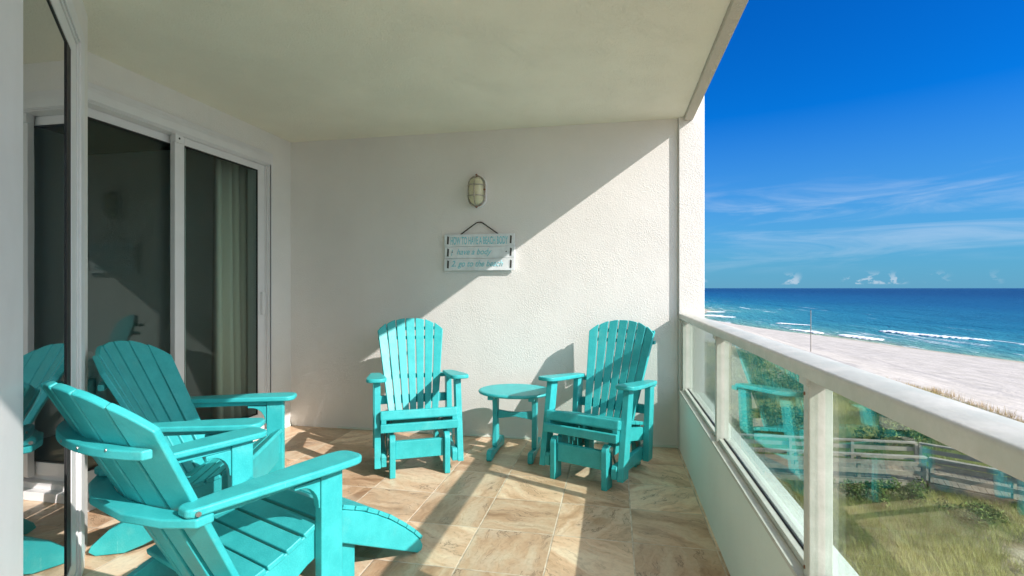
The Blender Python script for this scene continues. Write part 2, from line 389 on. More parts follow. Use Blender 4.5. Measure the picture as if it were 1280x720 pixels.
# ------------------------------------------------------------------ bay door
bd = empty('bay_door', P0, 0, 'narrow tall glass door in the angled white bay, cut by the left picture edge', 'door')
bd.rotation_euler = (0, 0, R(135))      # local x runs along the wall, local -y faces the balcony
LB = lambda s0, s1, o0, o1, z0, z1, mb=None: (mb or MB()).bx(s0, s1, -o1, -o0, z0, z1)
k = LB(.29, .32, -.10, .008, 0, 2.22); LB(.32, 1.28, -.10, .008, 2.18, 2.22, k); LB(1.255, 1.28, -.10, .008, 0, 2.18, k)
LB(.002, .2895, .0005, .010, .001, 2.45 - .002, k); LB(1.2805, 1.38, .0005, .016, 0, 2.26, k); LB(.29, 1.28, .0085, .016, 2.195, 2.26, k)
k.build('casing', M_vinyl, bd, bevel=.003)
LB(.32, 1.255, -.10, .006, .001, .045).build('threshold', M_vinyl, bd, bevel=.003)
k = LB(.321, .354, -.045, .003, .05, 2.175); LB(1.14, 1.25, -.045, .003, .05, 2.175, k); LB(.354, 1.14, -.045, .003, 2.11, 2.175, k); LB(.354, 1.14, -.045, .003, .05, .12, k)
p = k.build('door_panel', M_vinyl, bd, bevel=.002)
LB(.355, 1.139, -.012, -.004, .121, 2.109).build('glass', M_mglass, p)
k = LB(1.05, 1.1395, -.0035, .0, .121, 2.109); LB(.38, 1.05, -.0035, -.001, 2.099, 2.1095, k); LB(.38, 1.05, -.0035, -.001, .1205, .131, k)
k.build('gasket', M_gasket, p)

# ------------------------------------------------------------------ the room behind the doors
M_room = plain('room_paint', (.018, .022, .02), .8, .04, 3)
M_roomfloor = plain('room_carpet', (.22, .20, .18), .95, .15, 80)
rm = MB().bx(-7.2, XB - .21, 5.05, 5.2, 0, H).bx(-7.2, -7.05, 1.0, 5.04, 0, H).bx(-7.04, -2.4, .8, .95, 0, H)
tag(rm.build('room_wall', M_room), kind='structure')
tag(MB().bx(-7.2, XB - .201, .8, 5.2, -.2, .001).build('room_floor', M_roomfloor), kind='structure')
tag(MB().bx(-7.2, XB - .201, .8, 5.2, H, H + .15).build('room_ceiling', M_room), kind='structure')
def curtain(y0, y1, x, label):
    n = 70; v = []; f = []
    for i in range(n + 1):
        y = y0 + (y1 - y0) * i / n; d = .06 * math.sin(i * .62) + .016 * math.sin(i * 1.45 + 1)
        for zz, kx in ((.05, 1.15), (1.1, .95), (2.36, .75)): v += [(x + d * kx, y, zz)]
    for i in range(n):
        for j in range(2): f.append((i * 3 + j, (i + 1) * 3 + j, (i + 1) * 3 + j + 1, i * 3 + j + 1))
    m = MB().addm(v, f); o = m.build('curtain', M_curtain, smooth=True)
    s = o.modifiers.new('thick', 'SOLIDIFY'); s.thickness = .004
    tag(o, label, 'curtain')
M_curtain = plain('linen_curtain', (.78, .69, .58), .9, .06, 120)
curtain(3.44, 4.06, XB - .29, 'cream curtain hanging in folds behind the right door pane')
M_frame = plain('pale_wood_frame', (.74, .68, .58), .6, .15, 20)
M_paper = plain('picture_paper', (.80, .79, .74), .8, .05, 5)
M_ink = plain('grey_ink', (.16, .19, .20), .8, .3, 20)
pf = empty('framed_picture', (-5.95, 5.04, 1.78), 0, 'pale framed picture on the wall inside the dark room', 'picture')
MB().bx(-.36, -.31, -.03, 0, -.46, .46).bx(.31, .36, -.03, 0, -.46, .46).bx(-.31, .31, -.03, 0, .41, .46).bx(-.31, .31, -.03, 0, -.46, -.41).build('frame', M_frame, pf, bevel=.004)
MB().bx(-.309, .309, -.014, -.004, -.409, .409).build('print', M_paper, pf)
s = MB()
for i in range(14):
    a = R(i * 25.7); s.prism([(0, 0), (.05, .09), (.02, .22), (-.04, .11)], -.0155, -.0145, Matrix(((math.cos(a), -math.sin(a), 0, 0), (0, 0, 1, 0), (math.sin(a), math.cos(a), 0, .02), (0, 0, 0, 1))))
s.build('drawing', M_ink, pf)
M_shade = plain('lamp_shade_cloth', (.85, .80, .68), .9, .05, 60)
M_cer = plain('lamp_ceramic', (.16, .20, .22), .3, .2, 15)
M_darkwood = plain('dark_wood', (.07, .05, .04), .5, .25, 12)
tl = empty('table_lamp', (-4.26, 4.60, .60), 0, 'table lamp with tapered cloth shade inside the room', 'lamp')
MB().lathe([(.165, .18), (.165, .19), (.10, .46), (.095, .46)], 32).build('shade', M_shade, tl, smooth=False)
MB().lathe([(.07, 0), (.075, .015), (.04, .03), (.075, .09), (.06, .14), (.015, .17), (.012, .18)], 24).build('lamp_base', M_cer, tl, smooth=True)
ns = empty('nightstand', (-4.26, 4.68, 0), 0, 'dark wooden nightstand under the table lamp', 'nightstand')
MB().bx(-.27, .27, -.22, .22, .56, .598).build('top', M_darkwood, ns, bevel=.005)
MB().bx(-.25, .25, -.19, .2, .14, .558).build('body', M_darkwood, ns, bevel=.004)
for zz in (.25, .45): MB().bx(-.22, .22, -.205, -.191, zz - .085, zz + .085).build('drawer', M_darkwood, ns, bevel=.004)
for a in (-1, 1):
    for b in (-1, 1): MB().bx(a * .22 - .02, a * .22 + .02, b * .16 - .02, b * .16 + .02, .002, .138).build('leg', M_darkwood, ns)
bed = empty('bed', (-5.6, 3.9, 0), 0, 'bed with pale linen and pillows deep inside the room', 'bed')
M_linen = plain('bed_linen', (.62, .62, .60), .9, .06, 8, .01, 6)
MB().bx(-.8, .8, -1.0, 1.0, .18, .34).build('bed_base', M_darkwood, bed, bevel=.01)
MB().bx(-.78, .78, -1.0, .99, .342, .60).build('mattress', M_linen, bed, bevel=.06, seg=4)
MB().bx(-.8, .8, 1.01, 1.07, .2, 1.1).build('headboard', M_darkwood, bed, bevel=.01)
for a in (-.38, .38): MB().bx(a - .3, a + .3, .62, .78, .60, .95).build('pillow', M_linen, bed, bevel=.07, seg=4)

# ------------------------------------------------------------------ wall lamp and sign on the back wall
M_lens = plain('ribbed_lamp_glass', (.64, .61, .42), .25, .08, 40)
M_cage = plain('weathered_cage_paint', (.40, .36, .30), .5, .35, 60)
wl = empty('bulkhead_lamp', (-1.075, YB, 1.96), 0, 'oval caged bulkhead lamp with rust spots above the sign', 'lamp')
def capsule(w, h, n=10):
    r = w; d = h - w
    return [(r * math.cos(R(a)), d + r * math.sin(R(a))) for a in np.linspace(0, 180, n)] + [(r * math.cos(R(a)), -d + r * math.sin(R(a))) for a in np.linspace(180, 360, n)]
MB().prism(capsule(.078, .132), .0005, .032, XZ).build('base_plate', M_vinyl, wl, bevel=.006)
le = []
for sc_, dd in ((1, .0325), (1, .05), (.93, .075), (.78, .092), (.5, .102), (.2, .105)): le.append([(x * sc_, -dd, z * sc_) for x, z in capsule(.058, .11)])
nn = len(le[0]); mb = MB(); mb.addm([p for r_ in le for p in r_], [(i * nn + k, i * nn + (k + 1) % nn, (i + 1) * nn + (k + 1) % nn, (i + 1) * nn + k) for i in range(5) for k in range(nn)] + [tuple(range(5 * nn, 6 * nn))])
mb.build('lens', M_lens, wl, smooth=True)
cg = MB(); cp = capsule(.067, .121)
cg.tube([(x, -.036, z) for x, z in cp] + [(cp[0][0], -.036, cp[0][1])], .0055, 8)
cg.tube([(0, -.036, .121), (0, -.07, .116), (0, -.10, .09), (0, -.113, .05), (0, -.113, -.05), (0, -.10, -.09), (0, -.07, -.116), (0, -.036, -.121)], .0045, 8)
for zz in (.042, -.042): cg.tube([(-.067, -.036, zz), (-.063, -.07, zz), (-.045, -.10, zz), (0, -.113, zz), (.045, -.10, zz), (.063, -.07, zz), (.067, -.036, zz)], .0045, 8)
cg.build('wire_cage', M_cage, wl, smooth=True)
for zz, xx in ((.128, 0), (-.126, 0), (.01, .066)): MB().tube([(xx, -.033, zz), (xx, -.047, zz)], .008, 10).build('screw', M_rust, wl)

sg = empty('beach_sign', (-1.058, YB, 1.33), 0, 'whitewashed plank sign with teal lettering hanging on the wall', 'sign')
M_plank = plain('whitewashed_plank', (.74, .77, .78), .75, .10, 14, .001, 40)
M_letter = plain('teal_paint_letters', (.24, .60, .66), .7, .1, 60)
M_scorch = plain('dark_grommet', (.05, .045, .04), .8, .3, 90)
sw = .288
for i, (z0, z1, dx) in enumerate(((.192, .29, 0), (.0975, .190, .003), (0, .0955, -.002))):
    MB().bx(-sw + dx, sw + dx, -.028, -.012, z0, z1).build('plank', M_plank, sg, bevel=.002)
for a in (-1, 1): MB().bx(a * .21 - .02, a * .21 + .02, -.0118, -.0005, .01, .28).build('batten', M_plank, sg)
for a in (-1, 1):
    for zz in (.243, .145, .05):
        MB().prism([(a * .258 - .008, zz - .03), (a * .258 + .006, zz - .032), (a * .258 + .009, zz + .028), (a * .258 - .005, zz + .033)], .0282, .0298, XZ).build('slot_mark', M_scorch, sg)
    MB().tube([(a * .222, -.028, .148), (a * .222, -.031, .148)], .005, 10).build('nail', M_scorch, sg)
MB().tube([(-.155, -.02, .288), (-.03, -.012, .378), (-.012, -.010, .386), (.012, -.010, .386), (.03, -.012, .378), (.155, -.02, .288)], .0045, 8).build('hanging_cord', M_rope, sg, smooth=True)
MB().tube([(0, -.022, .380), (0, -.0005, .384)], .004, 10).build('wall_hook', M_steel, sg)
def lettering(txt, x, z, h, wid, shear, right=None, off=0.0):
    cu = bpy.data.curves.new('lettering', 'FONT'); cu.body = txt; cu.size = 1; cu.shear = shear; cu.extrude = 0.0; cu.offset = off
    tmp = bpy.data.objects.new('lettering_source', cu); COL.objects.link(tmp)
    me = bpy.data.meshes.new_from_object(tmp.evaluated_get(bpy.context.evaluated_depsgraph_get()))
    COL.objects.unlink(tmp); bpy.data.objects.remove(tmp)
    co = np.array([v.co[:] for v in me.vertices]); mn = co.min(0); mx = co.max(0)
    sc_ = wid / (mx[0] - mn[0]); sz = h / (mx[1] - mn[1])
    for v in me.vertices: v.co = (x + (v.co.x - mn[0]) * sc_, -.0287, z + (v.co.y - mn[1]) * sz)
    me.materials.clear(); me.materials.append(M_letter)
    o = bpy.data.objects.new('lettering', me); COL.objects.link(o); o.parent = sg
    s = o.modifiers.new('t', 'SOLIDIFY'); s.thickness = .001
bpy.context.view_layer.update()
lettering('HOW TO HAVE A BEACH BODY', -.236, .208, .062, .472, 0, off=.018)
lettering('1', -.232, .118, .05, .016, .35, off=.012)
lettering('have a body', -.185, .112, .062, .29, .35, off=.012)
lettering('2. go to the beach', -.230, .016, .064, .425, .35, off=.012)

# ------------------------------------------------------------------ furniture
def back_slats(root, n, yb, zb, yt, zt, wb, wt, curve, drop, thick=.02, gap=.008, bev=.004, name='back_slat'):
    """fan of tapered boards; returns a function giving a point on the rear face for (x share, height share)"""
    B = Vector((0, yb, zb)); T = Vector((0, yt, zt)); ax = (T - B)
    L = ax.length; vdir = ax.normalized(); wdir = Vector((1, 0, 0)).cross(vdir).normalized()   # wdir points to front or rear
    if wdir.y > 0: wdir = -wdir                                     # towards the sitter (front, -y)
    step = 2. / n
    for i in range(n):
        t = -1 + step * (i + .5)
        xb, xt = t * wb, t * wt
        cb = curve * t * t
        b = B + Vector((xb, 0, 0)) + wdir * cb; tt = T + Vector((xt, 0, 0)) + wdir * cb
        v = (tt - b).normalized(); ph = math.atan2(2 * curve * t, (wb + wt) / 2)
        u = (Vector((1, 0, 0)) * math.cos(ph) + wdir * math.sin(ph)); u = (u - v * u.dot(v)).normalized(); w = u.cross(v)
        hb = wb * step / 2 / math.cos(ph) - gap / 2; ht = wt * step / 2 / math.cos(ph) - gap / 2
        LL = (tt - b).length
        top = []
        for k in range(7):
            q = 1 - 2 * k / 6; xx = t + q * step / 2
            top.append((q * ht, LL - drop * abs(xx) ** 2.3))
        poly = [(-hb, 0), (hb, 0)] + top
        MB().prism(poly, -thick / 2, thick / 2, frame(b, u, v, w)).build(name, M_teal, root, bevel=bev)
    return lambda t, h, off=0: B + vdir * (L * h) + Vector((t * (wb + (wt - wb) * h), 0, 0)) + wdir * (curve * t * t + off)

def arm_poly(y0, y1, wf, wr, xc, inner):
    """paddle outline in (x,y); front end at y0 rounded"""
    r = wf * .36
    pts = arc(xc + wf / 2 - r, y0 + r, r, 0, -90, 5)[::1]
    pts = [(xc + wf / 2, y0 + .22)] + [(xc + wf / 2 + .004, y0 + .10)] + pts + arc(xc - wf / 2 + r, y0 + r, r, -90, -180, 5) + [(xc - wf / 2, y0 + .14)]
    xr = xc + inner * (wf - wr) / 2
    pts += [(xr - wr / 2, y1 - .015), (xr - wr / 2 + .015, y1), (xr + wr / 2 - .015, y1), (xr + wr / 2, y1 - .015)]
    return pts[::-1]

def make_adirondack(label):
    root = empty('adirondack_chair', (0, 0, 0), 0, label, 'chair', 'teal adirondack chairs at the left')
    za = .555
    for s in (-1, 1):
        MB().bx(s * .285 - .019, s * .285 + .019, -.035, .055, 0, za - .001).build('front_leg', M_teal, root, bevel=.005)
        MB().prism(arm_poly(-.095, .50, .135, .075, s * .298, -s * .2), za, za + .027, None).build('arm', M_teal, root, bevel=.009, seg=3)
        MB().bx(s * .285 - .012, s * .285 + .012, .056, .42, za - .026, za - .001).build('arm_cleat', M_teal, root, bevel=.003)
        MB().prism([(.056, za - .13), (.062, za - .13)] + [(.135 - .073 * math.cos(R(a)), za - .125 + .085 * math.sin(R(a))) for a in range(0, 91, 15)] + [(.155, za - .04), (.155, za - .027), (.056, za - .027)], -.014, .014, frame((s * .285, 0, 0), (0, 1, 0), (0, 0, 1), (1, 0, 0))).build('arm_bracket', M_teal, root, bevel=.003)
        rail = [(-.015, .372), (-.025, .335), (-.02, .262), (.08, .225), (.26, .115), (.42, .035), (.50, .004), (.615, 0.0), (.645, .018), (.635, .045), (.56, .115), (.46, .18), (.36, .222)]
        MB().prism(rail, s * .246 - .016, s * .246 + .016, YZ).build('side_rail', M_teal, root, bevel=.005)
        MB().tube([(s * .325, .475, za + .012), (s * .3375, .475, za + .012)], .007, 12).build('bolt', M_steel, root)
    n = 6
    for i in range(n):
        q = (i + .5) / n; y = -.035 + q * .40; z = .392 - q * .145 - .018 * math.sin(q * math.pi)
        sl = -.145 / .40 - .018 * math.pi * math.cos(q * math.pi) / .40
        a = math.atan(sl); M = Matrix.Translation((0, y, z)) @ Matrix.Rotation(a, 4, 'X')
        MB().box((0, 0, 0), (.530, .063, .022), M).build('seat_slat', M_teal, root, bevel=.005)
    MB().bx(-.229, .229, -.022, .006, .225, .372).build('front_apron', M_teal, root, bevel=.004)
    f = back_slats(root, n, .29, .12, .69, .925, .205, .325, .065, .15, .024, .013, .006)
    # curved braces behind the back
    def brace(h, name, x1, dep, th):
        fr = [f(t, h, -.014) for t in np.linspace(-x1, x1, 15)]
        z = fr[7].z; yb = fr[7].y
        out = [(p.x, p.y) for p in fr] + [(p.x, p.y + dep * (1 - .35 * abs(p.x / fr[-1].x) ** 4)) for p in fr[::-1]]
        MB().prism(out, z - th / 2, z + th / 2).build(name, M_teal, root, bevel=.006)
    brace(.79, 'back_brace', .96, .042, .028)
    for t_ in (-.62, -.2, .2, .62):
        p = f(t_, .79, -.014); q_ = .042 * (1 - .35 * abs(t_) ** 4)
        MB().tube([(p.x, p.y + q_ - .001, p.z), (p.x, p.y + q_ + .0015, p.z)], .0045, 8).build('screw', M_steel, root)
    # polygonal arm-level brace, joined to both arms
    fr = [f(t, .535, -.014) for t in np.linspace(-1, 1, 13)]; yc = fr[6].y
    out = [(-.33, .43), (fr[0].x - .004, .41)] + [(p.x, p.y) for p in fr] + [(fr[-1].x + .004, .41), (.33, .43), (.335, .48), (.25, yc + .018), (.11, yc + .06), (-.11, yc + .06), (-.25, yc + .018), (-.335, .48)]
    MB().prism(out, za - .029, za - .001).build('arm_brace', M_teal, root, bevel=.007)
    MB().bx(-.229, .229, .34, .37, .07, .16).build('seat_brace', M_teal, root, bevel=.004)
    return root

def make_footrest(label):
    root = empty('footrest', (0, 0, 0), 0, label, 'footrest')
    # top line of the side rails: from the high end at y=0 curving down to the floor at y=-.50
    top = [(.02, .350), (-.06, .335), (-.14, .302), (-.22, .258), (-.30, .205), (-.37, .150), (-.43, .098), (-.475, .050)]
    rail = top + [(-.488, .022), (-.48, .004), (-.455, 0), (-.02, .225), (.02, .235)]
    for s in (-1, 1):
        MB().prism(rail, s * .19 - .016, s * .19 + .016, YZ).build('side_rail', M_teal, root, bevel=.006)
        MB().bx(s * .19 + (-.055 if s > 0 else .017), s * .19 + (-.017 if s > 0 else .055), -.135, -.055, 0, .27).build('leg', M_teal, root, bevel=.005)
    P = [Vector((0, y, z)) for y, z in top]
    cum = [0]
    for a, b in zip(P, P[1:]): cum.append(cum[-1] + (b - a).length)
    def at(d):
        for i in range(len(P) - 1):
            if d <= cum[i + 1] or i == len(P) - 2:
                q = (d - cum[i]) / (cum[i + 1] - cum[i]); return P[i].lerp(P[i + 1], q), (P[i + 1] - P[i]).normalized()
    n = 9; st = cum[-1] / n
    for i in range(n):
        p, d = at((i + .5) * st); a = math.atan2(-d.z, -d.y)
        M = Matrix.Translation(p) @ Matrix.Rotation(a, 4, 'X')
        MB().box((0, 0, .0095), (.416, st - .006, .017), M).build('slat', M_teal, root, bevel=.003)
    return root

def make_glider(label):
    root = empty('glider_chair', (0, 0, 0), 0, label, 'chair', 'teal glider chairs against the end wall')
    za = .582
    for s in (-1, 1):
        for y, h in ((-.285, .262), (.205, .30)):
            leg = [(y - .045, 0), (y + .045, 0)] + [(y + .045 * math.cos(R(a)), h - .045 + .045 * math.sin(R(a))) for a in range(0, 181, 20)]
            MB().prism(leg, s * .172 - .018, s * .172 + .018, YZ).build('base_leg', M_teal, root, bevel=.005)
        MB().bx(s * .172 - .014, s * .172 + .014, -.238, .158, .175, .255).build('base_rail', M_teal, root, bevel=.004)
        # leaning posts of the swinging seat
        post = lambda yb, yt: [(yb - .043, .062), (yb + .043, .062), (yt + .040, za + .002 - (yt + .205) * .085), (yt - .040, za + .002 - (yt + .125) * .085)]
        MB().prism(post(-.265, -.165), s * .262 - .02, s * .262 + .02, YZ).build('arm_post', M_teal, root, bevel=.005)
        MB().prism(post(.17, .215), s * .262 - .02, s * .262 + .02, YZ).build('arm_post', M_teal, root, bevel=.005)
        MB().prism([(-.305, .068), (.235, .068), (.235, .148), (-.29, .148), (-.305, .13)], s * .224 - .017, s * .224 + .017, YZ).build('lower_rail', M_teal, root, bevel=.005)
        MB().prism([(-.29, .285), (.25, .17), (.25, .255), (-.29, .372)], s * .225 - .016, s * .225 + .016, YZ).build('seat_rail', M_teal, root, bevel=.004)
        MB().prism(arm_poly(-.27, .27, .125, .075, s * .268, -s * .2), 0, .026, Matrix.Translation((0, -.165, za)) @ Matrix.Rotation(-.085, 4, 'X') @ Matrix.Translation((0, .165, 0))).build('arm', M_teal, root, bevel=.008, seg=3)
        for y in (-.235, .15):
            a = MB().tube([(s * .196, y - .04, .235), (s * .202, y + .025, .108)], .007, 8); a.tube([(s * .19, y - .04, .235), (s * .203, y - .04, .235)], .014, 12); a.tube([(s * .197, y + .025, .108), (s * .2065, y + .025, .108)], .013, 12)
            a.build('swing_arm', M_steel, root, smooth=False)
    MB().bx(-.153, .153, -.302, -.270, .108, .222).build('front_stretcher', M_teal, root, bevel=.005)
    MB().bx(-.153, .153, .19, .22, .155, .265).build('rear_stretcher', M_teal, root, bevel=.005)
    n = 6
    for i in range(n):
        q = (i + .5) / n; y = -.285 + q * .45; z = .400 - q * .105
        M = Matrix.Translation((0, y, z)) @ Matrix.Rotation(-.23, 4, 'X')
        if i == 0: MB().bx(-.248, .248, -.036, .032, -.046, .016, M).build('nose_slat', M_teal, root, bevel=.012, seg=3)
        else: MB().box((0, 0, .004), (.482, .068, .022), M).build('seat_slat', M_teal, root, bevel=.004)
    MB().bx(-.246, .246, -.318, -.294, .283, .337).build('apron', M_teal, root, bevel=.006)
    f = back_slats(root, 7, .150, .275, .425, .955, .178, .258, .03, .10, .02, .0085)
    for h, nm, x1 in ((.80, 'back_brace', .93), (.90, 'back_brace', .88)):
        p = f(0, h, -.024); MB().bx(-.258 * x1, .258 * x1, p.y - .011, p.y + .015, p.z - .012, p.z + .012).build(nm, M_teal, root, bevel=.003)
    p = f(0, .17, -.03); MB().bx(-.241, .241, p.y - .012, p.y + .018, p.z - .03, p.z + .03).build('lower_brace', M_teal, root, bevel=.004)
    p = f(0, .45, -.03); MB().bx(-.265, .265, p.y - .012, p.y + .045, za - .065, za - .038).build('arm_brace', M_teal, root, bevel=.004)
    return root

def make_table(label):
    root = empty('side_table', (0, 0, 0), 0, label, 'table')
    MB().lathe([(.252, .437), (.262, .441), (.267, .449), (.262, .457), (.252, .461)], 56, 1.0, .86).build('tabletop', M_teal, root, smooth=False)
    for s in (-1, 1):
        x = s * .143
        up = [(-.045, .055), (.045, .055), (.040, .14), (.029, .25), (.034, .35), (.044, .412), (-.044, .412), (-.034, .35), (-.029, .25), (-.040, .14)]
        MB().prism(up, x - .018, x + .018, YZ).build('leg', M_teal, root, bevel=.006)
        ft = [(-.215, .012), (-.205, 0), (-.16, 0), (-.10, .012), (.10, .012), (.16, 0), (.205, 0), (.215, .012), (.212, .055), (.19, .075), (.14, .072), (.08, .054), (-.08, .054), (-.14, .072), (-.19, .075), (-.212, .055)]
        MB().prism(ft, x - .0185, x + .0185, YZ).build('foot', M_teal, root, bevel=.007)
        MB().bx(x - .02 , x + .02, -.17, .17, .413, .4365).build('cleat', M_teal, root, bevel=.003)
    MB().bx(-.12, .12, -.10, -.06, .418, .4365).build('cross_cleat', M_teal, root, bevel=.003)
    st = [(-.124, .25), (-.07, .258), (0, .268), (.07, .258), (.124, .25), (.124, .312), (.06, .303), (0, .300), (-.06, .303), (-.124, .312)]
    MB().prism(st, -.015, .015, XZ).build('stretcher', M_teal, root, bevel=.004)
    return root

ca = make_adirondack('nearest teal adirondack chair, seen from behind, with a footrest before it')
cb = copy_tree(ca); cb['label'] = 'teal adirondack chair close to the sliding door, facing the railing'
def place(o, x, y, th): o.location = (x, y, 0); o.rotation_euler = (0, 0, R(th))
place(ca, -1.26, 1.78, 158.5); place(cb, -1.775, 2.33, 110.9)
fr = make_footrest('curved teal slatted footrest in front of the nearest chair')
a = R(158.5); place(fr, -1.25 + .05 * math.sin(a) , 1.79 - .05 * math.cos(a), 157)
ga = make_glider('sunlit teal glider chair left of the round table')
gb = copy_tree(ga); gb['label'] = 'half shaded teal glider chair next to the glass railing'
place(ga, -1.355, 3.36, 27.5); place(gb, -.095, 3.42, -22.5)
tb = make_table('small round teal table between the two glider chairs'); place(tb, -.70, 3.62, 0)

# ------------------------------------------------------------------ ground, beach, sea
SEA = -8.3
def shore(Y): return np.interp(Y, [-20000, -300, 0, 77, 89, 107, 122, 146, 168, 195, 229, 262, 330, 600, 3000, 20000], [90, 88, 71, 51.4, 46.5, 42, 36, 28.5, 25, 31, 39.5, 39, 28, -20, -700, -6000])
def vnoise(x, y, s, seed=0):
    x = x / s + seed * 17.3; y = y / s + seed * 9.1; ix = np.floor(x); iy = np.floor(y); fx = x - ix; fy = y - iy
    h = lambda a, b: np.modf(np.abs(np.sin(a * 127.1 + b * 311.7) * 43758.5453))[0]
    fx = fx * fx * (3 - 2 * fx); fy = fy * fy * (3 - 2 * fy)
    return (h(ix, iy) * (1 - fx) + h(ix + 1, iy) * fx) * (1 - fy) + (h(ix, iy + 1) * (1 - fx) + h(ix + 1, iy + 1) * fx) * fy
def dune_edge(Y): return np.interp(Y, [0, 27, 37, 48, 70, 110, 200], [18.6, 18.2, 17.4, 13.2, 9, 7, 5])
def ground_z(X, Y):
    s = shore(Y); ve = np.minimum(18.5, s - 9); near = -5.0 + .22 * (vnoise(X, Y, 3.1, 1) - .5) + .35 * (vnoise(X, Y, 8, 2) - .5)
    t = np.clip((X - ve) / np.maximum(s - ve, 1), 0, 1)
    z = near * (1 - t) + (SEA + .02) * t - .9 * np.clip(t * 6, 0, 1) * (1 - t) + .10 * (vnoise(X, Y, 1.7, 3) - .5) * (1 - t)
    return np.where(X > s, SEA + .02 - np.minimum((X - s) * .045, 8), z)
def grid(name, xs, ys, zf, mat, attr=None):
    X, Y = np.meshgrid(xs, ys, indexing='ij'); Z = zf(X, Y); n, m = X.shape
    me = bpy.data.meshes.new(name); co = np.stack([X, Y, Z], -1).reshape(-1, 3)
    i = np.arange(n * m).reshape(n, m); q = np.stack([i[:-1, :-1], i[1:, :-1], i[1:, 1:], i[:-1, 1:]], -1).reshape(-1, 4)
    me.vertices.add(len(co)); me.vertices.foreach_set('co', co.ravel().astype(np.float32))
    me.loops.add(q.size); me.loops.foreach_set('vertex_index', q.ravel().astype(np.int32))
    me.polygons.add(len(q)); me.polygons.foreach_set('loop_start', np.arange(0, q.size, 4, dtype=np.int32))
    me.update(calc_edges=True); me.validate(); me.polygons.foreach_set('use_smooth', [True] * len(q))
    if attr is not None:
        a = me.attributes.new('offshore', 'FLOAT', 'POINT'); a.data.foreach_set('value', attr(X, Y).ravel().astype(np.float32))
        a = me.attributes.new('past_dune', 'FLOAT', 'POINT'); a.data.foreach_set('value', (X - dune_edge(Y)).ravel().astype(np.float32))
    me.materials.append(mat); o = bpy.data.objects.new(name, me); COL.objects.link(o); return o

def sand_mat():
    m, t = material('beach_sand'); P = t.geo.outputs['Position']
    off = t.add('ShaderNodeAttribute', attribute_name='offshore').outputs['Fac']
    sp = t.add('ShaderNodeSeparateXYZ', ins={0: P})
    n = t.noise(P, .6, 5, .65); n2 = t.noise(P, 2.5, 4, .6)
    c = t.mix(t.mapr(n, .3, .7), (.44, .405, .35), (.57, .525, .465))
    tr = t.noise(t.mapping(P, scale=(1.5, .05, 1), rot=(0, 0, R(16))), 1.0, 4, .6)           # vehicle and rake tracks along the shore
    c = t.mix(t.math('MULTIPLY', t.mapr(tr, .50, .60), .45), c, (.42, .385, .345))
    c = t.mix(t.mapr(off, -4.5, -.5), c, (.40, .36, .28))                                    # wet sand
    ve = t.math('ADD', t.add('ShaderNodeAttribute', attribute_name='past_dune').outputs['Fac'], t.math('MULTIPLY', t.math('SUBTRACT', n, .5), 5.))
    soil = t.mix(t.mapr(n2, .4, .6), (.20, .165, .095), (.40, .34, .23))
    c = t.mix(t.mapr(ve, .9, -.9), c, soil)
    setc(t, c, .9); t.b.inputs['Specular IOR Level'].default_value = .15
    bump(t, t.math('ADD', t.noise(P, 3.5, 4, .65), t.math('MULTIPLY', tr, 1.4)), .10, .9)
    return m
xs = np.concatenate([np.arange(-400, 0, 40), np.arange(.0, 24, .35), np.arange(24, 110, 1.0), np.geomspace(112, 2500, 20)])
ys = np.concatenate([-np.geomspace(600, 8, 16), np.arange(-5, 45, .45), np.arange(45, 340, 2.5), np.geomspace(345, 3000, 20)])
g = grid('ground', xs, ys, ground_z, sand_mat(), lambda X, Y: X - shore(Y)); tag(g, kind='structure')

def sea_mat():
    m, t = material('sea_water'); P = t.geo.outputs['Position']
    off = t.add('ShaderNodeAttribute', attribute_name='offshore').outputs['Fac']
    wob = t.math('MULTIPLY_ADD', t.noise(t.mapping(P, scale=(.02, .012, 1), rot=(0, 0, R(17))), 2.0, 5, .6), 26., -13.)
    o2 = t.math('ADD', off, wob)
    c = t.ramp(t.math('POWER', t.math('DIVIDE', t.math('MAXIMUM', o2, 0.), 900., clamp=True), .5),
               [(0, (.26, .36, .22)), (.07, (.13, .31, .26)), (.13, (.055, .27, .29)), (.23, (.015, .165, .25)), (.40, (.005, .09, .20)), (.75, (.002, .045, .14)), (1., (.001, .033, .115))])
    streak = t.noise(t.mapping(P, scale=(.10, .012, 1), rot=(0, 0, R(17))), 1.0, 5, .65)
    c = t.mix(t.math('MULTIPLY', t.mapr(streak, .46, .66), .4), c, t.mix(1., c, (.55, .62, .72), 'MULTIPLY'))
    # thin lace of foam where the sheet runs out on the sand
    fo = t.noise(t.mapping(P, scale=(.5, .09, 1), rot=(0, 0, R(17))), 1.0, 6, .7)
    fo2 = t.noise(t.mapping(P, scale=(.22, .018, 1), rot=(0, 0, R(17))), 1.0, 7, .68, .4)
    fm = t.math('ADD', t.math('MULTIPLY', t.mapr(fo, .54, .64), t.mapr(off, 22., 2.)), t.math('MULTIPLY', t.mapr(fo2, .60, .68), t.math('MULTIPLY', t.mapr(off, 75., 40.), t.mapr(off, 4., 16.))), clamp=True)
    c = t.mix(t.math('MULTIPLY', fm, .75), c, (.8, .82, .8))
    setc(t, c, .30); t.b.inputs['IOR'].default_value = 1.33; t.b.inputs['Specular IOR Level'].default_value = .10
    wv = t.math('ADD', t.noise(t.mapping(P, scale=(.35, .09, 1), rot=(0, 0, R(17))), 1.0, 6, .62), t.math('MULTIPLY', t.noise(P, 1.1, 4, .6), .35))
    bump(t, wv, 1.8, .85)
    return m
xs = np.concatenate([[-26000, -6000], -np.geomspace(1500, 40, 8), np.arange(0, 150, 3.), np.geomspace(155, 26000, 36)])
ys = np.concatenate([[-26000, -4000, -800, -200, -50], np.arange(0, 340, 4.), np.geomspace(345, 26000, 36)])
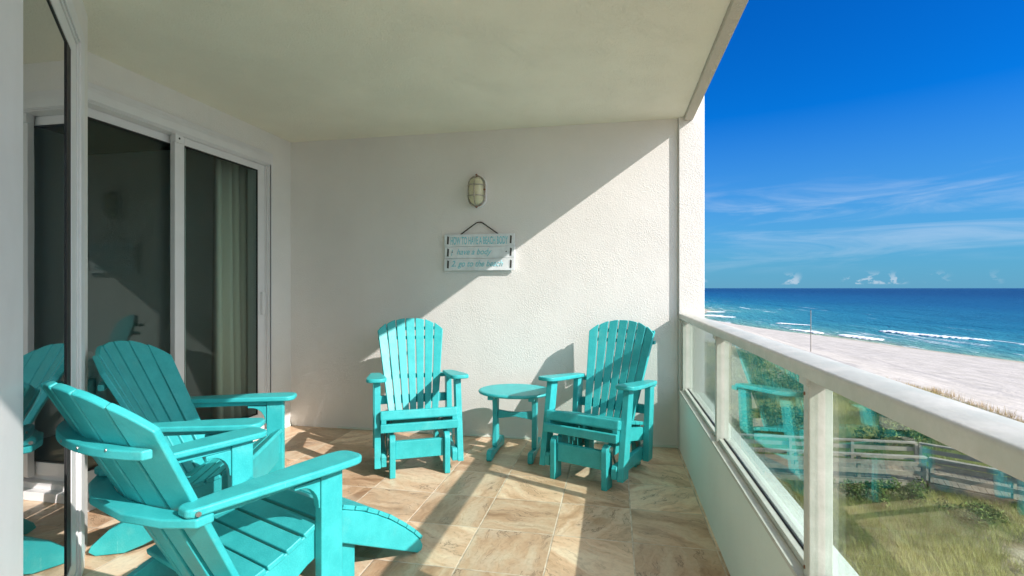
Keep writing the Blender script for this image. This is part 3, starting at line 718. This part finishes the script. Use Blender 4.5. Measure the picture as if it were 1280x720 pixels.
def sea_z(X, Y):
    d = X - shore(Y)
    s = np.clip((d - 8) / 20, 0, 1) * np.clip((140 - d) / 80, 0, 1)
    return SEA + .22 * s * np.sin(d * .33 + 1.2 * np.sin(Y * .03)) * (.4 + .6 * vnoise(X, Y, 22, 5))
s = grid('sea_water', xs, ys, sea_z, sea_mat(), lambda X, Y: X - shore(Y)); tag(s, kind='structure')

# breaking waves: lumpy white ridges of foam lying along the swell
M_foam = plain('sea_foam', (.86, .88, .88), .85, .05, 2)
def wave(ax, ay, bx_, by_, w, h, seed):
    n = 90; r = np.random.default_rng(seed); v = []; f = []; K = 7
    dx, dy = bx_ - ax, by_ - ay; L = math.hypot(dx, dy); nx, ny = dy / L, -dx / L
    for i in range(n + 1):
        q = i / n; env = min(1, 9 * q, 9 * (1 - q)) ** .7 * (.55 + .65 * vnoise(np.array(q * L), np.array(0.), 6., seed).item())
        wob = 1.6 * (vnoise(np.array(q * L), np.array(5.), 9., seed).item() - .5)
        for k in range(K):
            a = math.pi * k / (K - 1); rr = 1 + .6 * (r.random() - .5)
            off = -math.cos(a) * w * env * .5 * rr + wob; zz = math.sin(a) ** 1.6 * h * .42 * env * rr
            v.append((ax + dx * q + nx * off, ay + dy * q + ny * off, SEA + .06 + zz))
    for i in range(n):
        for k in range(K - 1): f.append((i * K + k, (i + 1) * K + k, (i + 1) * K + k + 1, i * K + k + 1))
    o = MB().addm(v, f).build('breaking_wave', M_foam, smooth=True); tag(o, kind='structure')
def sp(x, y, z=SEA):   # a photograph point dropped on the sea level, worked out once to lay the waves
    d = (1.19 - z) * 641 / (y - 360); xc = (x - 640) / 641 * d; ca_, sa_ = math.cos(R(11.3)), math.sin(R(11.3))
    return xc * ca_ - d * sa_, xc * sa_ + d * ca_
for i, (x0, y0, x1, y1, w, h) in enumerate(((1097, 414, 1242, 427.5, 3.2, .75), (1046, 418.5, 1104, 426, 2.6, .45), (988, 412, 1030, 417.5, 2.4, .45), (972, 404, 1012, 407, 2.6, .3), (1272, 431, 1420, 440, 3, .6), (884, 394, 912, 397, 6, .4), (884, 389.5, 900, 390.5, 8, .5))):
    wave(*sp(x0, y0), *sp(x1, y1), w, h, i + 3)

# ------------------------------------------------------------------ dune plants
def island_mat(name, stops, rough=.75, low=None):
    m, t = material(name); r = t.geo.outputs['Random Per Island']
    c = t.ramp(r, stops)
    if low:
        n = t.noise(t.geo.outputs['Position'], .35, 4, .6); c = t.mix(t.math('MULTIPLY', t.mapr(n, .40, .60), low[1]), c, low[0])
    setc(t, c, rough); t.b.inputs['Specular IOR Level'].default_value = .2
    return m
M_grass = island_mat('dune_grass_blades', [(0, (.19, .235, .04)), (.35, (.37, .375, .085)), (.7, (.56, .52, .165)), (1, (.74, .66, .31))], low=((.085, .16, .02), .8))
M_oats = island_mat('sea_oat_stalks', [(0, (.42, .27, .11)), (.6, (.60, .42, .21)), (1, (.46, .40, .17))])
def tri_mesh(name, V, mat, k=3):
    n = len(V) // k; me = bpy.data.meshes.new(name)
    me.vertices.add(len(V)); me.vertices.foreach_set('co', V.astype(np.float32).ravel())
    me.loops.add(n * k); me.loops.foreach_set('vertex_index', np.arange(n * k, dtype=np.int32))
    me.polygons.add(n); me.polygons.foreach_set('loop_start', np.arange(0, n * k, k, dtype=np.int32))
    me.update(calc_edges=True); me.materials.append(mat)
    o = bpy.data.objects.new(name, me); COL.objects.link(o); return o
def grass(name, N, x0, x1, y0, y1, hmin, hmax, wid, mat, keep, blades=6, droop=.55):
    x = rng.uniform(x0, x1, N); y = rng.uniform(y0, y1, N); k = keep(x, y); x, y = x[k], y[k]; z = ground_z(x, y)
    hs_ = hmin + (hmax - hmin) * vnoise(x, y, 2.2, 9) * rng.uniform(.6, 1.2, len(x))
    x = np.repeat(x, blades); y = np.repeat(y, blades); z = np.repeat(z, blades); h = np.repeat(hs_, blades) * rng.uniform(.6, 1.15, len(x))
    a = rng.uniform(0, 2 * np.pi, len(x)); l = rng.uniform(.05, droop, len(x)) * h
    x += rng.normal(0, .05, len(x)); y += rng.normal(0, .05, len(y))
    px, py = -np.sin(a) * wid, np.cos(a) * wid
    A = np.stack([x - px, y - py, z - .03], -1); B = np.stack([x + px, y + py, z - .03], -1)
    tx, ty, tz = x + np.cos(a) * l * 1.6, y + np.sin(a) * l * 1.6, z + h * rng.uniform(.75, 1.05, len(h))
    C = np.stack([tx + px * .25, ty + py * .25, tz], -1); D = np.stack([tx - px * .25, ty - py * .25, tz], -1)
    return tri_mesh(name, np.stack([A, B, C, D], 1).reshape(-1, 3), mat, 4)
deck_clear = lambda x, y: ~((x > 2.4) & (x < 10) & (y > 17.2) & (y < 19.2))
patch = lambda x, y: (vnoise(x, y, 2.6, 4) + .5 * vnoise(x, y, .9, 6)) > .42
o = grass('dune_grass', 75000, .9, 18.6, 5, 36, .16, .46, .0032, M_grass, lambda x, y: patch(x, y) & deck_clear(x, y) & (x < dune_edge(y) - .3), 9, .8)
tag(o, 'olive and straw coloured dune grass below the balcony', 'grass', kind='stuff')
o = grass('dune_grass', 16000, .9, 17.5, 36, 110, .25, .6, .014, M_grass, lambda x, y: patch(x, y) & (x < dune_edge(y) - .6), 5)
tag(o, 'dune grass farther along the beach behind the boardwalk', 'grass', kind='stuff')
o = grass('sea_oats', 18000, 6, 19.8, 14, 75, .15, .46, .007, M_oats, lambda x, y: (vnoise(x, y, 3.4, 8) > .47) & (np.abs(x - dune_edge(y) + .4) < 1.3), 6, .5)
tag(o, 'tan sea oats fringing the white sand', 'sea oats', kind='stuff')

M_leaf = island_mat('shrub_leaves', [(0, (.05, .09, .02)), (.45, (.11, .18, .035)), (.8, (.19, .25, .06)), (1, (.30, .26, .11))])
M_stem = plain('woody_stem', (.10, .075, .05), .9, .2, 30)
def shrub(x, y, rx, h, label, n=1500, leaf=.05, mat=None):
    z = ground_z(np.array(x), np.array(y)).item(); root = empty('dune_shrub', (x, y, z), 0, label, 'shrub', 'green shrubs growing on the dune')
    nc = 14; cc = np.stack([rng.normal(0, rx * .42, nc), rng.normal(0, rx * .42, nc), rng.uniform(.25, .85, nc) * h], -1); cr = rng.uniform(.16, .34, nc) * rx
    idx = rng.integers(0, nc, n); d = rng.normal(0, 1, (n, 3)); d /= np.linalg.norm(d, axis=1)[:, None]
    p = cc[idx] + d * (cr[idx] * rng.uniform(.3, 1.15, n) ** .6)[:, None]; p[:, 2] = np.maximum(p[:, 2], .04)
    u = rng.normal(0, 1, (n, 3)); u /= np.linalg.norm(u, axis=1)[:, None]; w = np.cross(u, rng.normal(0, 1, (n, 3))); w /= np.linalg.norm(w, axis=1)[:, None]
    s_ = (leaf * rng.uniform(.6, 1.3, n))[:, None]
    V = np.stack([p - u * s_, p + w * s_ * .4, p + u * s_, p - w * s_ * .4], 1).reshape(-1, 3)
    f = tri_mesh('foliage', V, mat or M_leaf, 4); f.parent = root
    st = MB()
    for c_ in cc[:8]: st.tube([(0, 0, -.05), tuple(c_ * .5 + np.array([0, 0, .05])), tuple(c_)], [.014, .01, .005], 5)
    st.build('stem', M_stem, root)
for (x, y, r_, h, l) in ((7.0, 16.2, .62, .75, 'bright green shrub just before the boardwalk rails, left of the post'), (8.1, 16.35, .7, .7, 'low spreading green shrub before the boardwalk, near its bend'),
        (5.9, 16.5, .55, .8, 'upright green shrub leaning against the boardwalk rails'), (9.2, 15.3, .6, .4, 'small creeping shrub under the boardwalk bend'),
        (4.6, 22.5, 1.3, 1.3, 'broad dark shrub right behind the boardwalk, nearest the building'), (7.4, 23.5, 1.5, 1.3, 'wide dark shrub behind the middle of the boardwalk'),
        (10.3, 22, 1.2, 1.1, 'dark shrub behind the boardwalk bend'), (6.2, 29, 1.8, 1.5, 'large dark shrub in the second row beyond the boardwalk'), (10.0, 31, 1.6, 1.3, 'round dark shrub halfway to the sea oats'),
        (8.6, 40, 2.0, 1.5, 'far dark shrub on the dune crest'), (12.6, 26.5, 1.2, .9, 'low dark shrub close to the open sand'), (4.4, 36, 1.8, 1.5, 'dark shrub against the building side of the dune')):
    shrub(x, y, r_, h, l, 1500 if y < 20 else 2200, .045 if y < 20 else .075)

# ------------------------------------------------------------------ boardwalk
M_wood = plain('weathered_boards', (.34, .29, .225), .85, .22, 5, .004, 25)
M_deck = plain('grey_brown_deck', (.20, .17, .13), .9, .25, 4, .004, 25)
bwk = empty('boardwalk', (0, 0, 0), 0, 'weathered grey wooden boardwalk with slatted railings crossing the dune', 'boardwalk')
near = [Vector((2.0, 17.35, 0)), Vector((9.2, 17.55, 0)), Vector((13.8, 14.6, 0))]
far = [Vector((2.0, 18.95, 0)), Vector((9.75, 19.15, 0)), Vector((14.7, 16.0, 0))]
DZ = -4.62
for i in range(2):
    d = MB(); n0, n1, f0, f1 = near[i], near[i + 1], far[i], far[i + 1]; cnt = int((n1 - n0).length / .15)
    for k in range(cnt):
        q0, q1 = k / cnt, (k + .94) / cnt
        a_, b_, c_, e_ = n0.lerp(n1, q0), n0.lerp(n1, q1), f0.lerp(f1, q1), f0.lerp(f1, q0)
        d.prism([(p.x, p.y) for p in (a_, b_, c_, e_)], DZ - .04 + .004 * (k % 2), DZ + .004 * (k % 2))
    d.build('deck', M_deck, bwk)
def beam(a, b, z0, z1, t): 
    u = (b - a).normalized(); n_ = Vector((-u.y, u.x, 0)) * t / 2
    return MB().prism([((a - n_).x, (a - n_).y), ((b - n_).x, (b - n_).y), ((b + n_).x, (b + n_).y), ((a + n_).x, (a + n_).y)], z0, z1)
for line, sgn in ((near, 1), (far, -1)):
    for i in range(2):
        a_, b_ = line[i], line[i + 1]; u = (b_ - a_).normalized()
        if i: a_ = a_ + u * .06
        else: b_ = b_ - u * .02
        beam(a_, b_, DZ + .70, DZ + .745, .17).build('top_rail', M_wood, bwk)
        for z0 in (.44, .16): beam(a_, b_, DZ + z0, DZ + z0 + .13, .04).build('side_rail', M_wood, bwk)
        beam(a_, b_, DZ - .19, DZ - .045, .05).build('joist', M_wood, bwk)
        m_ = max(2, int((b_ - a_).length / 1.75)); n_ = Vector((-u.y, u.x, 0)) * .068 * sgn
        for k in range(m_ + 1):
            p = a_.lerp(b_, (k + .02) / (m_ + .04)) + n_
            MB().bx(p.x - .045, p.x + .045, p.y - .045, p.y + .045, -5.3, DZ + .698).build('post', M_wood, bwk)

pz = ground_z(np.array(24.), np.array(47.)).item()
X, Y = sp(1013.5, 455, -6.3)
pl = empty('beach_pole', (X, Y, ground_z(np.array(X), np.array(Y)).item()), 0, 'thin dark pole standing on the white sand', 'pole')
MB().tube([(0, 0, -.3), (0, 0, 4.05)], [.045, .03], 8).build('shaft', M_wood, pl)
MB().box((0, 0, 4.07), (.09, .09, .04)).build('cap', M_darkwood, pl, bevel=.01)
X, Y = sp(1019.5, 455, -6.3)
tag(MB().tube([(X, Y, -7), (X, Y, -5.55)], [.08, .07], 8).build('marker_stake', M_darkwood), 'short dark stake on the sand beside the tall thin pole', 'stake')
